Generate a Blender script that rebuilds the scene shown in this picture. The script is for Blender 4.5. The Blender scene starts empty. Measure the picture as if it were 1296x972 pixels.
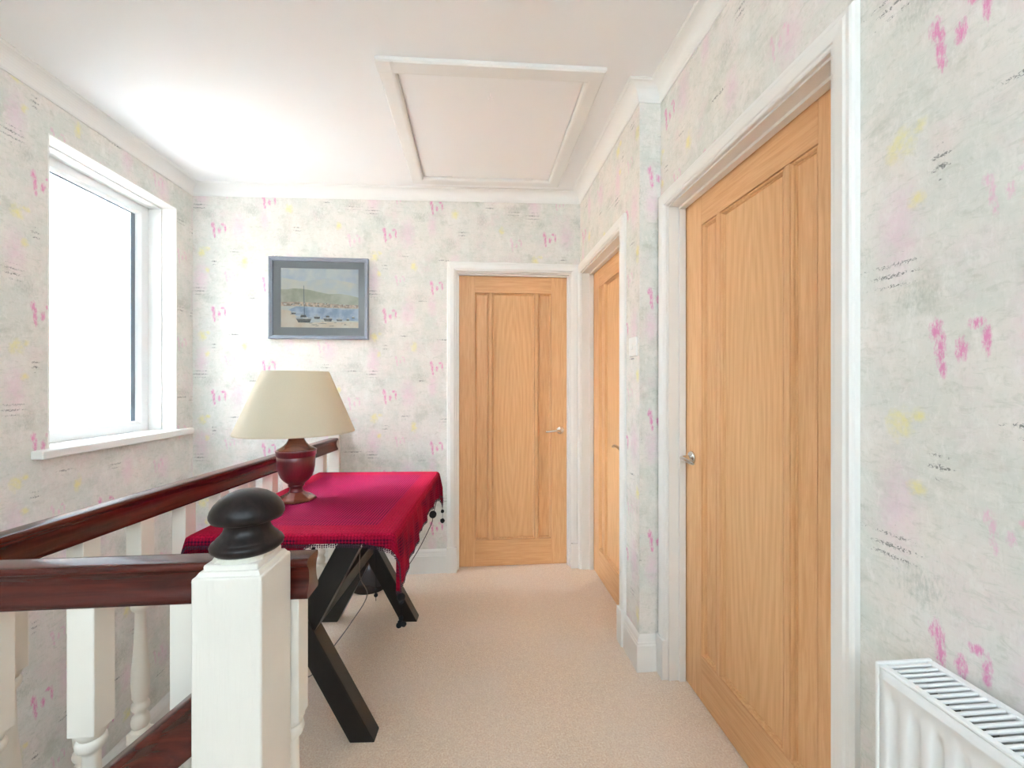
import bpy, bmesh, math, random
from mathutils import Vector, Matrix
random.seed(7)
C = bpy.context.scene.collection
PI = math.pi
H = 1.245
LX, D, R2, R1, YS = -1.772, 2.83, 0.715, 0.81, 1.79     # left wall, back wall, far right wall, near right wall, return wall
YF = -1.70                                               # where the modelled landing ends behind the camera
def zc(x): return 2.525 + 0.016 * x                      # ceiling height (old house, slightly out of level)

# ------------------------------------------------------------------ node helpers
def new_mat(name):
    m = bpy.data.materials.new(name); m.use_nodes = True
    nt = m.node_tree
    b = nt.nodes['Principled BSDF']
    return m, nt, b
class NT:
    def __init__(s, nt): s.nt = nt
    def n(s, t, **k):
        x = s.nt.nodes.new(t)
        for a, v in k.items(): setattr(x, a, v)
        return x
    def put(s, sock, v):
        if isinstance(v, bpy.types.NodeSocket): s.nt.links.new(v, sock)
        elif v is not None: sock.default_value = v
    def m(s, op, a, b=None, c=None, clamp=False):
        x = s.n('ShaderNodeMath', operation=op); x.use_clamp = clamp
        s.put(x.inputs[0], a)
        if b is not None: s.put(x.inputs[1], b)
        if c is not None: s.put(x.inputs[2], c)
        return x.outputs[0]
    def mix(s, f, a, b, bt='MIX'):
        x = s.n('ShaderNodeMix', data_type='RGBA', blend_type=bt)
        s.put(x.inputs[0], f); s.put(x.inputs[6], a); s.put(x.inputs[7], b)
        return x.outputs[2]
    def noise(s, vec, scale, detail=2, rough=.5, dist=0):
        x = s.n('ShaderNodeTexNoise')
        if vec is not None: s.put(x.inputs['Vector'], vec)
        x.inputs['Scale'].default_value = scale; x.inputs['Detail'].default_value = detail
        x.inputs['Roughness'].default_value = rough; x.inputs['Distortion'].default_value = dist
        return x.outputs[0]
    def comb(s, x, y, z=0.0):
        c = s.n('ShaderNodeCombineXYZ')
        for i, v in enumerate((x, y, z)): s.put(c.inputs[i], v)
        return c.outputs[0]
    def ramp(s, f, a, b):
        x = s.n('ShaderNodeMapRange'); x.interpolation_type = 'SMOOTHSTEP'
        s.put(x.inputs[0], f); x.inputs[1].default_value = a; x.inputs[2].default_value = b
        return x.outputs[0]
    def sep(s, v):
        x = s.n('ShaderNodeSeparateXYZ'); s.put(x.inputs[0], v); return x.outputs
    def bump(s, h, strength, dist, b):
        x = s.n('ShaderNodeBump'); x.inputs['Strength'].default_value = strength; x.inputs['Distance'].default_value = dist
        s.put(x.inputs['Height'], h); s.nt.links.new(x.outputs[0], b.inputs['Normal'])
def rgb(r, g, b):
    f = lambda c: (c / 255 / 12.92) if c / 255 <= .04045 else ((c / 255 + .055) / 1.055) ** 2.4
    return (f(r), f(g), f(b), 1)
def plain(name, col, rough=.5, noise=0.04, nscale=30, bump=0.0, bscale=200, spec=None, metal=0, coat=0):
    m, nt, b = new_mat(name); k = NT(nt)
    tc = k.n('ShaderNodeTexCoord').outputs['Object']
    n = k.noise(tc, nscale, 3)
    dark = tuple(c * (1 - noise * 2) for c in col[:3]) + (1,)
    k.put(b.inputs['Base Color'], k.mix(n, dark, tuple(min(1, c * (1 + noise)) for c in col[:3]) + (1,)))
    b.inputs['Roughness'].default_value = rough; b.inputs['Metallic'].default_value = metal
    if spec is not None: b.inputs['Specular IOR Level'].default_value = spec
    if coat: b.inputs['Coat Weight'].default_value = coat; b.inputs['Coat Roughness'].default_value = .12
    if bump: k.bump(k.noise(tc, bscale, 3), bump, .002, b)
    return m

M = {}
M['ceiling'] = plain('ceiling_paint', rgb(244, 243, 242), .9, .005, 4, .15, 300)
M['cornice'] = plain('cornice_paint', rgb(240, 239, 236), .7, .01, 6)
M['gloss_white'] = plain('white_gloss_paint', rgb(236, 234, 230), .35, .015, 12, .12, 60)
M['cream'] = plain('cream_brushed_paint', rgb(229, 223, 213), .42, .015, 12)
M['upvc'] = plain('white_upvc', rgb(242, 243, 243), .3, .005, 5)
M['spacer'] = plain('grey_spacer_bar', rgb(118, 128, 138), .4, .05, 40)
M['chrome'] = plain('brushed_chrome', rgb(215, 208, 200), .18, .02, 60, metal=1)
M['black_lacquer'] = plain('black_lacquer', rgb(13, 11, 12), .3, .15, 25, .08, 120)
M['black_fluff'] = plain('black_wool', rgb(16, 14, 18), .9, .2, 200)
M['purple_bead'] = plain('dark_purple_bead', rgb(58, 18, 48), .6, .2, 150)
M['cable'] = plain('dark_cable', rgb(42, 36, 36), .45, .1, 80)
M['pale_cable'] = plain('pale_cable', rgb(120, 106, 100), .45, .1, 80)
M['bag'] = plain('dark_bag_cloth', rgb(70, 68, 74), .8, .15, 60, .3, 250)
M['bagbase'] = plain('dark_brown_bag_base', rgb(48, 38, 36), .7, .15, 60)
M['rad'] = plain('radiator_enamel', rgb(238, 238, 237), .3, .006, 8)
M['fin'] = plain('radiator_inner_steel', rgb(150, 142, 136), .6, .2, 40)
M['plastic'] = plain('white_plastic', rgb(240, 240, 238), .3, .01, 20)
M['frame_grey'] = plain('blue_grey_frame_wood', rgb(138, 144, 156), .38, .08, 60)
M['mount'] = plain('grey_mount_card', rgb(158, 160, 162), .9, .03, 80)
M['outer_wall'] = plain('neighbour_render', rgb(160, 118, 76), .9, .08, 3)

# painted newel with brush marks running down
m, nt, b = new_mat('brush_marked_paint'); k = NT(nt)
tc = k.n('ShaderNodeTexCoord').outputs['Object']
mp = k.n('ShaderNodeMapping'); k.put(mp.inputs[0], tc); mp.inputs['Scale'].default_value = (260, 260, 9)
n1 = k.noise(mp.outputs[0], 1, 3)
k.put(b.inputs['Base Color'], k.mix(k.noise(tc, 9, 2), rgb(222, 216, 207), rgb(230, 225, 216)))
b.inputs['Roughness'].default_value = .42
k.bump(n1, .6, .0016, b); M['newel'] = m
# rough filler on the newel top
m, nt, b = new_mat('rough_filler'); k = NT(nt)
tc = k.n('ShaderNodeTexCoord').outputs['Object']
k.put(b.inputs['Base Color'], k.mix(k.noise(tc, 90, 4), rgb(222, 216, 198), rgb(242, 240, 230)))
b.inputs['Roughness'].default_value = .8; k.bump(k.noise(tc, 180, 5, .7), .9, .004, b); M['filler'] = m

def wood(name, dark, light, axis, scale, rough, coat=0.0, amp=1.0, wear=None):
    m, nt, b = new_mat(name); k = NT(nt)
    tc = k.n('ShaderNodeTexCoord').outputs['Object']
    mp = k.n('ShaderNodeMapping'); k.put(mp.inputs[0], tc)
    s = [scale] * 3; s[axis] = scale * .06
    mp.inputs['Scale'].default_value = s
    n1 = k.noise(mp.outputs[0], 1, 5, .6, .6)
    f = k.ramp(n1, .5 - .25 * amp, .5 + .25 * amp)
    col = k.mix(f, dark, light)
    if wear: col = k.mix(k.m('MULTIPLY', k.ramp(k.noise(tc, 7, 3), .5, .75), .5), col, wear)
    k.put(b.inputs['Base Color'], col)
    b.inputs['Roughness'].default_value = rough
    if coat: b.inputs['Coat Weight'].default_value = coat; b.inputs['Coat Roughness'].default_value = .15
    k.bump(n1, .06, .001, b)
    return m
MAH = (rgb(50, 13, 9), rgb(88, 29, 20))
M['rail_y'] = wood('mahogany_along_y', *MAH, 1, 60, .24, .12)
M['rail_x'] = wood('mahogany_along_x', *MAH, 0, 60, .24, .12)
for q_ in ('rail_x', 'rail_y'): M[q_].node_tree.nodes['Principled BSDF'].inputs['Specular IOR Level'].default_value = .32
M['finial'] = wood('dark_finial_wood', rgb(22, 15, 14), rgb(38, 28, 26), 2, 70, .36, .0)
M['finial'].node_tree.nodes['Principled BSDF'].inputs['Specular IOR Level'].default_value = .28
M['lamp_wood'] = wood('red_brown_lamp_wood', rgb(84, 24, 30), rgb(112, 34, 40), 2, 50, .3, .3)
M['lamp_foot'] = wood('brown_lamp_foot_wood', rgb(92, 46, 34), rgb(126, 70, 50), 0, 60, .25, .5)
M['oak_v'] = wood('oak_upright_grain', rgb(209, 156, 106), rgb(226, 180, 130), 2, 90, .5)
M['oak_h'] = wood('oak_cross_grain', rgb(206, 152, 102), rgb(223, 176, 126), 0, 90, .5)
# flame-figured oak veneer, used on the middle panels (object x runs across, z up, origin at the panel's middle)
m, nt, b = new_mat('oak_flame_veneer'); k = NT(nt)
tc = k.n('ShaderNodeTexCoord').outputs['Object']
x, y, z = k.sep(tc)
wob = k.noise(k.comb(k.m('MULTIPLY', x, 6), 0.0, k.m('MULTIPLY', z, 1.6)), 1, 3)
xx = k.m('ABSOLUTE', k.m('ADD', x, k.m('MULTIPLY', k.m('SUBTRACT', wob, .5), .05)))
zz = k.m('ABSOLUTE', k.m('ADD', z, .02))
fig = k.m('ADD', k.m('MULTIPLY', xx, 260.0), k.m('MULTIPLY', k.m('POWER', k.m('MULTIPLY', zz, 1.25), 1.5), k.m('ADD', 22.0, k.m('MULTIPLY', xx, -120.0))))
band = k.m('ADD', .5, k.m('MULTIPLY', k.m('SINE', fig), .5))
mp = k.n('ShaderNodeMapping'); k.put(mp.inputs[0], tc); mp.inputs['Scale'].default_value = (120, 120, 4)
fine = k.noise(mp.outputs[0], 1, 4, .6)
f = k.m('ADD', k.m('MULTIPLY', band, .16), k.m('MULTIPLY', fine, .95))
k.put(b.inputs['Base Color'], k.mix(k.ramp(f, .15, .95), rgb(208, 157, 108), rgb(229, 184, 135)))
b.inputs['Roughness'].default_value = .55; b.inputs['Specular IOR Level'].default_value = .3; M['oak_flame'] = m

# carpet
m, nt, b = new_mat('beige_carpet'); k = NT(nt)
tc = k.n('ShaderNodeTexCoord').outputs['Object']
n1 = k.noise(tc, 160, 3, .7); n2 = k.noise(tc, 45, 2, .6); n3 = k.noise(tc, 2.2, 2)
c = k.mix(k.ramp(n1, .3, .7), rgb(226, 199, 174), rgb(250, 235, 218))
c = k.mix(k.m('MULTIPLY', k.ramp(n2, .35, .7), .35), c, rgb(222, 200, 182))
c = k.mix(k.m('MULTIPLY', k.ramp(n3, .4, .65), .25), c, rgb(240, 227, 218))
k.put(b.inputs['Base Color'], c); b.inputs['Roughness'].default_value = 1
b.inputs['Specular IOR Level'].default_value = .1
k.bump(n1, .8, .006, b); M['carpet'] = m

# ------------------------------------------------------------------ wallpaper (UV in metres: u along the wall, v height)
def wallpaper(name, du, dz):
    m, nt, b = new_mat(name); k = NT(nt)
    uv = k.n('ShaderNodeUVMap').outputs[0]
    u0, v0, _ = k.sep(uv)
    u = k.m('ADD', u0, du); v = k.m('ADD', v0, dz)
    P, Q = 1.06, 0.53
    s = k.m('FLOORED_MODULO', u, P); t = k.m('FLOORED_MODULO', v, Q)
    cu = k.comb(u, v)
    # soft mottled ground
    col = k.mix(k.ramp(k.noise(cu, 5, 4, .6), .35, .7), rgb(233, 227, 221), rgb(217, 219, 212))
    col = k.mix(k.m('MULTIPLY', k.ramp(k.noise(k.comb(u, k.m('ADD', v, 7.3)), 7, 4, .65), .5, .72), .55), col, rgb(230, 214, 214))
    col = k.mix(k.m('MULTIPLY', k.ramp(k.noise(k.comb(k.m('ADD', u, 3.1), v), 6, 5, .7), .52, .72), .6), col, rgb(190, 192, 180))
    col = k.mix(k.m('MULTIPLY', k.ramp(k.noise(k.comb(k.m('MULTIPLY', u, 1.2), k.m('ADD', k.m('MULTIPLY', v, .6), 2.2)), 9, 5, .7), .53, .68), .6), col, rgb(238, 236, 231))
    br = k.noise(k.comb(k.m('MULTIPLY', u, 1.0), k.m('MULTIPLY', v, 2.2)), 26, 5, .75, .8)
    col = k.mix(k.m('MULTIPLY', k.ramp(br, .50, .68), .42), col, rgb(190, 192, 180))
    br2 = k.noise(k.comb(k.m('MULTIPLY', u, 2.2), k.m('ADD', v, 4.4)), 22, 5, .75, .6)
    col = k.mix(k.m('MULTIPLY', k.ramp(br2, .50, .68), .45), col, rgb(242, 238, 234))
    # fine scratchy weave
    sc = k.noise(k.comb(k.m('MULTIPLY', u, 3.0), v), 60, 3, .7)
    sc2 = k.noise(k.comb(u, k.m('MULTIPLY', v, 4.0)), 50, 3, .7)
    col = k.mix(k.m('MULTIPLY', k.ramp(sc, .5, .75), .3), col, rgb(196, 196, 186))
    col = k.mix(k.m('MULTIPLY', k.ramp(sc2, .52, .75), .35), col, rgb(240, 238, 234))
    streak = k.noise(k.comb(k.m('MULTIPLY', u, 190), k.m('MULTIPLY', v, 60)), 1, 4, .75)
    script = k.noise(k.comb(k.m('MULTIPLY', u, 95), k.m('MULTIPLY', v, 120)), 1, 3, .65, 2.2)
    blotch = k.noise(cu, 38, 4, .7)
    def spot(cs, ct, ws, wt):
        a = k.m('MULTIPLY', k.m('SUBTRACT', k.m('PINGPONG', k.m('ADD', k.m('SUBTRACT', s, cs), P * 2), P / 2), 0.0), 1 / ws)
        bb = k.m('MULTIPLY', k.m('PINGPONG', k.m('ADD', k.m('SUBTRACT', t, ct), Q * 2), Q / 2), 1 / wt)
        r = k.m('SQRT', k.m('ADD', k.m('MULTIPLY', a, a), k.m('MULTIPLY', bb, bb)))
        return k.m('SUBTRACT', 1.0, r, clamp=True)
    def smax(lst):
        o = lst[0]
        for q in lst[1:]: o = k.m('MAXIMUM', o, q)
        return o
    # pale pink hazes, yellow dabs
    haze = smax([spot(.40, .33, .07, .16), spot(.62, .12, .08, .15), spot(.93, .44, .06, .12), spot(.78, .17, .05, .12), spot(.12, .40, .08, .12)])
    col = k.mix(k.m('MULTIPLY', k.ramp(k.m('MULTIPLY', k.m('POWER', haze, .7), k.m('ADD', blotch, .25)), .2, .85), .42), col, rgb(238, 196, 218))
    yel = smax([spot(.405, .49, .05, .06), spot(.44, .51, .03, .025), spot(.93, .25, .05, .06), spot(.18, .15, .035, .05), spot(.435, .375, .03, .035), spot(.66, .43, .04, .07)])
    col = k.mix(k.m('MULTIPLY', k.ramp(k.m('MULTIPLY', k.m('POWER', yel, .7), blotch), .22, .58), .62), col, rgb(236, 226, 130))
    # grey smudges
    gr = smax([spot(.44, .20, .08, .06), spot(.70, .23, .10, .07), spot(.27, .30, .12, .05), spot(.90, .05, .08, .09), spot(.05, .22, .07, .09)])
    col = k.mix(k.m('MULTIPLY', k.ramp(k.m('MULTIPLY', k.m('POWER', gr, .7), k.m('ADD', k.m('MULTIPLY', sc, 1.2), -.1)), .18, .62), .5), col, rgb(176, 180, 170))
    # pink painted characters
    def glyph(cs, ct, q=1.0):
        return [spot(cs, ct, .015 * q, .064 * q), spot(cs + .004, ct - .036 * q, .011 * q, .026 * q), spot(cs - .007, ct + .032 * q, .019 * q, .034 * q), spot(cs + .032 * q, ct - .004 * q, .017 * q, .034 * q), spot(cs + .054 * q, ct + .036 * q, .021 * q, .016 * q), spot(cs + .068 * q, ct + .010 * q, .012 * q, .046 * q)]
    pk = smax(glyph(.475, .10) + glyph(.78, .29, .95))
    pk2 = smax(glyph(.25, .058, .9) + glyph(.55, .335, .7) + glyph(.06, .42, .8))
    pm = k.ramp(k.m('MULTIPLY', k.m('POWER', pk, .45), streak), .27, .52)
    pm2 = k.ramp(k.m('MULTIPLY', k.m('POWER', pk2, .45), streak), .28, .56)
    col = k.mix(k.m('MULTIPLY', pm2, .45), col, rgb(236, 160, 204))
    col = k.mix(k.m('MULTIPLY', pm, .75), col, rgb(226, 108, 180))
    # dark scratched script
    ds = smax([spot(.475, .425, .035, .05), spot(.39, .25, .085, .06), spot(.71, .205, .05, .02), spot(.27, .27, .11, .028), spot(.86, .475, .09, .03), spot(.98, .12, .06, .05), spot(.60, .50, .06, .03), spot(.10, .30, .06, .03)])
    row = k.m('ADD', .80, k.m('MULTIPLY', k.m('SINE', k.m('MULTIPLY', v, 2 * PI / .021)), .20))
    sm = k.ramp(k.m('MULTIPLY', k.m('MULTIPLY', k.m('POWER', ds, .3), row), script), .40, .53)
    col = k.mix(k.m('MULTIPLY', sm, .75), col, rgb(92, 94, 92))
    k.put(b.inputs['Base Color'], col); b.inputs['Roughness'].default_value = .75
    b.inputs['Specular IOR Level'].default_value = .25
    k.bump(sc2, .1, .001, b)
    return m
M['wp_back'] = wallpaper('wallpaper_back', 0.0, 0.0)
M['wp_near'] = wallpaper('wallpaper_near', 1.145, -.148)
M['wp_ret'] = wallpaper('wallpaper_return', .012, .262)
M['wp_left'] = wallpaper('wallpaper_left', -1.397, .163)
M['wp_far'] = wallpaper('wallpaper_far', .35, .2)

# ------------------------------------------------------------------ mesh helpers
def rect_box(bm, x0, x1, y0, y1, z0, z1, bev=0.0, mi=0, seg=2, rot=None):
    b2 = bmesh.new()
    bmesh.ops.create_cube(b2, size=1)
    for v in b2.verts:
        v.co = Vector(((x0 + x1) / 2 + v.co.x * (x1 - x0), (y0 + y1) / 2 + v.co.y * (y1 - y0), (z0 + z1) / 2 + v.co.z * (z1 - z0)))
    if bev: bmesh.ops.bevel(b2, geom=list(b2.edges), offset=bev, segments=seg, profile=.5, affect='EDGES')
    if rot is not None: b2.transform(rot)
    join(bm, b2, mi)
def join(bm, b2, mi=0):
    mp = {v: bm.verts.new(v.co) for v in b2.verts}
    for f in b2.faces:
        try: nf = bm.faces.new([mp[v] for v in f.verts]); nf.material_index = mi; nf.smooth = f.smooth
        except ValueError: pass
    b2.free()
def lathe(bm, prof, c=(0, 0), seg=32, mi=0, smooth=True, mat=None):
    rings = []
    for (z, r) in prof:
        ring = []
        for i in range(seg):
            a = 2 * PI * i / seg
            p = Vector((c[0] + r * math.cos(a), c[1] + r * math.sin(a), z))
            if mat is not None: p = mat @ p
            ring.append(bm.verts.new(p))
        rings.append(ring)
    for a, b in zip(rings, rings[1:]):
        for i in range(seg):
            j = (i + 1) % seg
            f = bm.faces.new((a[i], a[j], b[j], b[i])); f.smooth = smooth; f.material_index = mi
    for ring, rev in ((rings[0], True), (rings[-1], False)):
        f = bm.faces.new(ring[::-1] if rev else ring); f.material_index = mi
def tube(bm, pts, r, seg=8, mi=0, rads=None):
    pts = [Vector(p) for p in pts]; rings = []
    up = Vector((0, 0, 1)); prev = None
    for i, p in enumerate(pts):
        t = (pts[min(i + 1, len(pts) - 1)] - pts[max(i - 1, 0)]).normalized()
        if prev is None:
            a = t.cross(up if abs(t.z) < .9 else Vector((1, 0, 0))).normalized()
        else:
            a = (prev - t * prev.dot(t)).normalized()
        prev = a; b = t.cross(a); rr = rads[i] if rads else r
        rings.append([bm.verts.new(p + (a * math.cos(q) + b * math.sin(q)) * rr) for q in [2 * PI * j / seg for j in range(seg)]])
    for a, b in zip(rings, rings[1:]):
        for i in range(seg):
            j = (i + 1) % seg
            f = bm.faces.new((a[i], a[j], b[j], b[i])); f.smooth = True; f.material_index = mi
    bm.faces.new(rings[0][::-1]); bm.faces.new(rings[-1])
def spline(pts, n=10):
    pts = [Vector(p) for p in pts]; out = []
    q = [pts[0] * 2 - pts[1]] + pts + [pts[-1] * 2 - pts[-2]]
    for i in range(1, len(q) - 2):
        for j in range(n):
            t = j / n; a, b, c, d = q[i - 1:i + 3]
            out.append(.5 * ((2 * b) + (c - a) * t + (2 * a - 5 * b + 4 * c - d) * t * t + (3 * b - a - 3 * c + d) * t ** 3))
    return out + [pts[-1]]
def sweep(bm, path, prof, place, mi=0, caps=True, smooth=False):
    """path: 2D points; prof: list of (off, h); off goes to the LEFT of travel with mitred corners; place(x, y, h) -> 3D"""
    n = len(path); P = [Vector(p) for p in path]; rings = []
    for i in range(n):
        d0 = (P[i] - P[i - 1]).normalized() if i else None
        d1 = (P[i + 1] - P[i]).normalized() if i < n - 1 else None
        n0 = Vector((-d0.y, d0.x)) if d0 else None; n1 = Vector((-d1.y, d1.x)) if d1 else None
        if n0 is None: mvec = n1
        elif n1 is None: mvec = n0
        else: mvec = (n0 + n1) / (1 + n0.dot(n1))
        rings.append([bm.verts.new(place(P[i].x + mvec.x * o, P[i].y + mvec.y * o, h)) for (o, h) in prof])
    for a, b in zip(rings, rings[1:]):
        for i in range(len(prof)):
            j = (i + 1) % len(prof)
            f = bm.faces.new((a[i], a[j], b[j], b[i])); f.material_index = mi; f.smooth = smooth
    if caps: bm.faces.new(rings[0]); bm.faces.new(rings[-1][::-1])
def finish(bm):
    bmesh.ops.recalc_face_normals(bm, faces=list(bm.faces))
def obj(name, bm, mats, parent=None, world=False, loc=None, smooth=False, keep=False):
    if not keep: finish(bm)
    me = bpy.data.meshes.new(name); bm.to_mesh(me); bm.free()
    for mm in (mats if isinstance(mats, (list, tuple)) else [mats]): me.materials.append(mm)
    if smooth: me.set_sharp_from_angle(angle=math.radians(smooth))
    o = bpy.data.objects.new(name, me); C.objects.link(o)
    if parent:
        o.parent = parent
        if world: o.matrix_parent_inverse = parent.matrix_basis.inverted()
    if loc: o.location = loc
    return o
def tag(o, label, cat, group=None, kind=None):
    o['label'] = label; o['category'] = cat
    if group: o['group'] = group
    if kind: o['kind'] = kind
    return o
def thing(name, label, cat, loc=(0, 0, 0), rz=0, group=None, kind=None):
    o = bpy.data.objects.new(name, None); C.objects.link(o); o.empty_display_size = .1
    o.location = loc; o.rotation_euler = (0, 0, rz)
    return tag(o, label, cat, group, kind)
def B(): return bmesh.new()

# ------------------------------------------------------------------ room shell
def wall(name, org, sd, nd, s0, s1, z0, z1, holes, mat, label, thick=.13):
    """org 2D point of s=0, sd unit direction along wall, nd unit direction out of the room; holes (s0,s1,z0,z1)"""
    bm = B(); uvl = bm.loops.layers.uv.new('UVMap')
    S = sorted({s0, s1} | {v for h in holes for v in h[:2]}); Z = sorted({z0, z1} | {v for h in holes for v in h[2:]})
    S = [v for v in S if s0 <= v <= s1]; Z = [v for v in Z if z0 <= v <= z1]
    vv = {}
    def vert(i, j, o):
        if (i, j, o) not in vv:
            vv[(i, j, o)] = bm.verts.new((org[0] + sd[0] * S[i] + nd[0] * o, org[1] + sd[1] * S[i] + nd[1] * o, Z[j]))
        return vv[(i, j, o)]
    def solid(i, j):
        if i < 0 or j < 0 or i >= len(S) - 1 or j >= len(Z) - 1: return False
        cs, cz = (S[i] + S[i + 1]) / 2, (Z[j] + Z[j + 1]) / 2
        return not any(h[0] < cs < h[1] and h[2] < cz < h[3] for h in holes)
    for i in range(len(S) - 1):
        for j in range(len(Z) - 1):
            if not solid(i, j): continue
            bm.faces.new([vert(i, j, 0), vert(i + 1, j, 0), vert(i + 1, j + 1, 0), vert(i, j + 1, 0)])
            bm.faces.new([vert(i, j, thick), vert(i, j + 1, thick), vert(i + 1, j + 1, thick), vert(i + 1, j, thick)])
            for (di, dj, e) in ((-1, 0, ((0, 0), (0, 1))), (1, 0, ((1, 0), (1, 1))), (0, -1, ((0, 0), (1, 0))), (0, 1, ((0, 1), (1, 1)))):
                if not solid(i + di, j + dj):
                    (a, b_), (c_, d_) = e
                    bm.faces.new([vert(i + a, j + b_, 0), vert(i + c_, j + d_, 0), vert(i + c_, j + d_, thick), vert(i + a, j + b_, thick)])
    for f in bm.faces:
        for l in f.loops:
            p = l.vert.co
            l[uvl].uv = ((p.x - org[0]) * sd[0] + (p.y - org[1]) * sd[1], p.z)
    o = obj(name, bm, mat)
    return tag(o, label, 'wall', kind='structure')

WIN = (1.925, 2.686, .972, 2.291)
# door openings: (far/left edge, width)
BD = (-.113, .752); MDf, MDW = 2.78, .762; NDf, NDW = 1.705, .81
G, DH = .036, 1.981
HT = DH + .004 + G
wall('wall_left', (LX, 0), (0, 1), (-1, 0), YF - .13, D + .13, -.75, 2.62, [WIN], M['wp_left'], 'left wall with the frosted window, pale scribbled wallpaper')
wall('wall_back', (0, D), (1, 0), (0, 1), LX - .13, R2 + .25, -.75, 2.62, [(BD[0] - G, BD[0] + BD[1] + G, -.02, HT)], M['wp_back'], 'end wall with the framed picture and a door, pale scribbled wallpaper')
wall('wall_right', (R2, 0), (0, -1), (1, 0), -D, -YS, -.02, 2.62, [(-MDf - G, -MDf + MDW + G, -.02, HT)], M['wp_far'], 'stretch of right wall that steps forward with the middle door')
wall('wall_return', (0, YS - .004), (1, 0), (0, 1), R2, R1, -.02, 2.62, [], M['wp_ret'], 'narrow return wall strip between two doors with pink marks', .0038)
wall('wall_front', (0, YF), (-1, 0), (0, -1), -(R1 + .13), -(LX - .13), -.75, 2.62, [(-.40, .70, .90, 2.10)], M['wp_far'], 'wall behind the camera with an opening added to let in fill light')  # opening is out of view, added so sky light enters from behind
wall('wall_right.001', (R1, 0), (0, -1), (1, 0), -YS, -YF, -.02, 2.62, [(-NDf - G, -NDf + NDW + G, -.02, HT)], M['wp_near'], 'right wall with the large oak door and the radiator')

YC = -.45                                        # the ceiling stops here; open gap behind the camera, added to let sky light in
bm = B()
v = [bm.verts.new((x, y, z)) for z in (0, .1) for (x, y) in ((LX - .1, YC), (R1 + .12, YC), (R1 + .12, D + .12), (LX - .1, D + .12))]
for q in v: q.co.z += zc(q.co.x)
for f in ((0, 1, 2, 3), (7, 6, 5, 4), (0, 4, 5, 1), (1, 5, 6, 2), (2, 6, 7, 3), (3, 7, 4, 0)): bm.faces.new([v[i] for i in f])
tag(obj('ceiling', bm, M['ceiling']), 'white painted ceiling', 'ceiling', kind='structure')

# landing floor (L shape) and the half landing below in the stairwell
EX = -.37                                        # edge at the head of the stairs
bm = B()
out = [(EX, YF), (R1 + .2, YF), (R1 + .2, D + .2), (-.90, D + .2), (-1.10, .85), (EX, .85)]
lo = [bm.verts.new((x, y, -.25)) for x, y in out]; hi = [bm.verts.new((x, y, 0)) for x, y in out]
bm.faces.new(hi); bm.faces.new(lo[::-1])
for i in range(len(out)):
    j = (i + 1) % len(out); bm.faces.new((lo[i], lo[j], hi[j], hi[i]))
tag(obj('floor', bm, M['carpet']), 'beige carpeted landing floor', 'floor', kind='structure')
bm = B()
rect_box(bm, LX - .1, EX, YF, D + .1, -.86, -.70)
for i in range(3): rect_box(bm, EX - .235 * (i + 1), EX - .235 * i, -.1, .80, -.72, -.175 * (i + 1), .006)
tag(obj('floor.001', bm, M['carpet']), 'carpeted stair treads and lower landing in the stairwell', 'floor', kind='structure')
# plaster faces under the landing edge
bm = B()
rect_box(bm, -1.098, -.36, .835, .853, -.72, -.004)
vs = [bm.verts.new(p) for p in ((-1.118, .85, -.72), (-1.098, .85, -.72), (-.898, D, -.72), (-.918, D, -.72), (-1.118, .85, -.004), (-1.098, .85, -.004), (-.898, D, -.004), (-.918, D, -.004))]
for f in ((3, 2, 1, 0), (4, 5, 6, 7), (0, 1, 5, 4), (1, 2, 6, 5), (2, 3, 7, 6), (3, 0, 4, 7)): bm.faces.new([vs[i] for i in f])
tag(obj('trim_1', bm, M['gloss_white']), 'white boards closing the landing edge above the stairwell', 'fascia', kind='structure')

# cornice
cov = [(0, 0), (0, .066), (.005, .066), (.007, .060)]
for i in range(9):
    a = i / 8 * PI / 2
    cov.append((.062 - .054 * math.cos(a) , .008 + .052 * (1 - math.sin(a))))
cov += [(.064, .005), (.068, .004), (.068, 0)]
bm = B()
sweep(bm, [(R1, YC), (R1, YS - .004), (R2, YS - .004), (R2, D), (LX, D), (LX, YC)], cov, lambda x, y, h: (x, y, zc(x) - h - .0005))
tag(obj('trim_2', bm, M['cornice']), 'white coved cornice running round the top of the walls', 'cornice', kind='structure')
# skirting
sk = [(0, 0), (.018, 0), (.018, .112), (.015, .118), (.015, .124), (.012, .128), (.009, .142), (.004, .150), (0, .155)]
def skirting(name, path, label, z0=0.0):
    bm = B(); sweep(bm, path, sk, lambda x, y, h: (x, y, z0 + h))
    return tag(obj(name, bm, M['gloss_white']), label, 'skirting board', kind='structure')
AW = .062
skirting('baseboard_back', [(BD[0] - .009 - AW - .003, D), (-.85, D)], 'white skirting along the end wall beside the door')
skirting('baseboard_right', [(R1, NDf + .009 + AW + .002), (R1, YS - .004), (R2, YS - .004), (R2, MDf - MDW - .009 - AW - .004)], 'white skirting wrapped round the wall corner between the right doors')
skirting('baseboard_right.001', [(R1, YF), (R1, NDf - NDW - .009 - AW - .004)], 'white skirting behind the radiator')
skirting('baseboard_left', [(LX, D), (LX, YF)], 'white skirting low on the left wall down in the stairwell', -.70)

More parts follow.
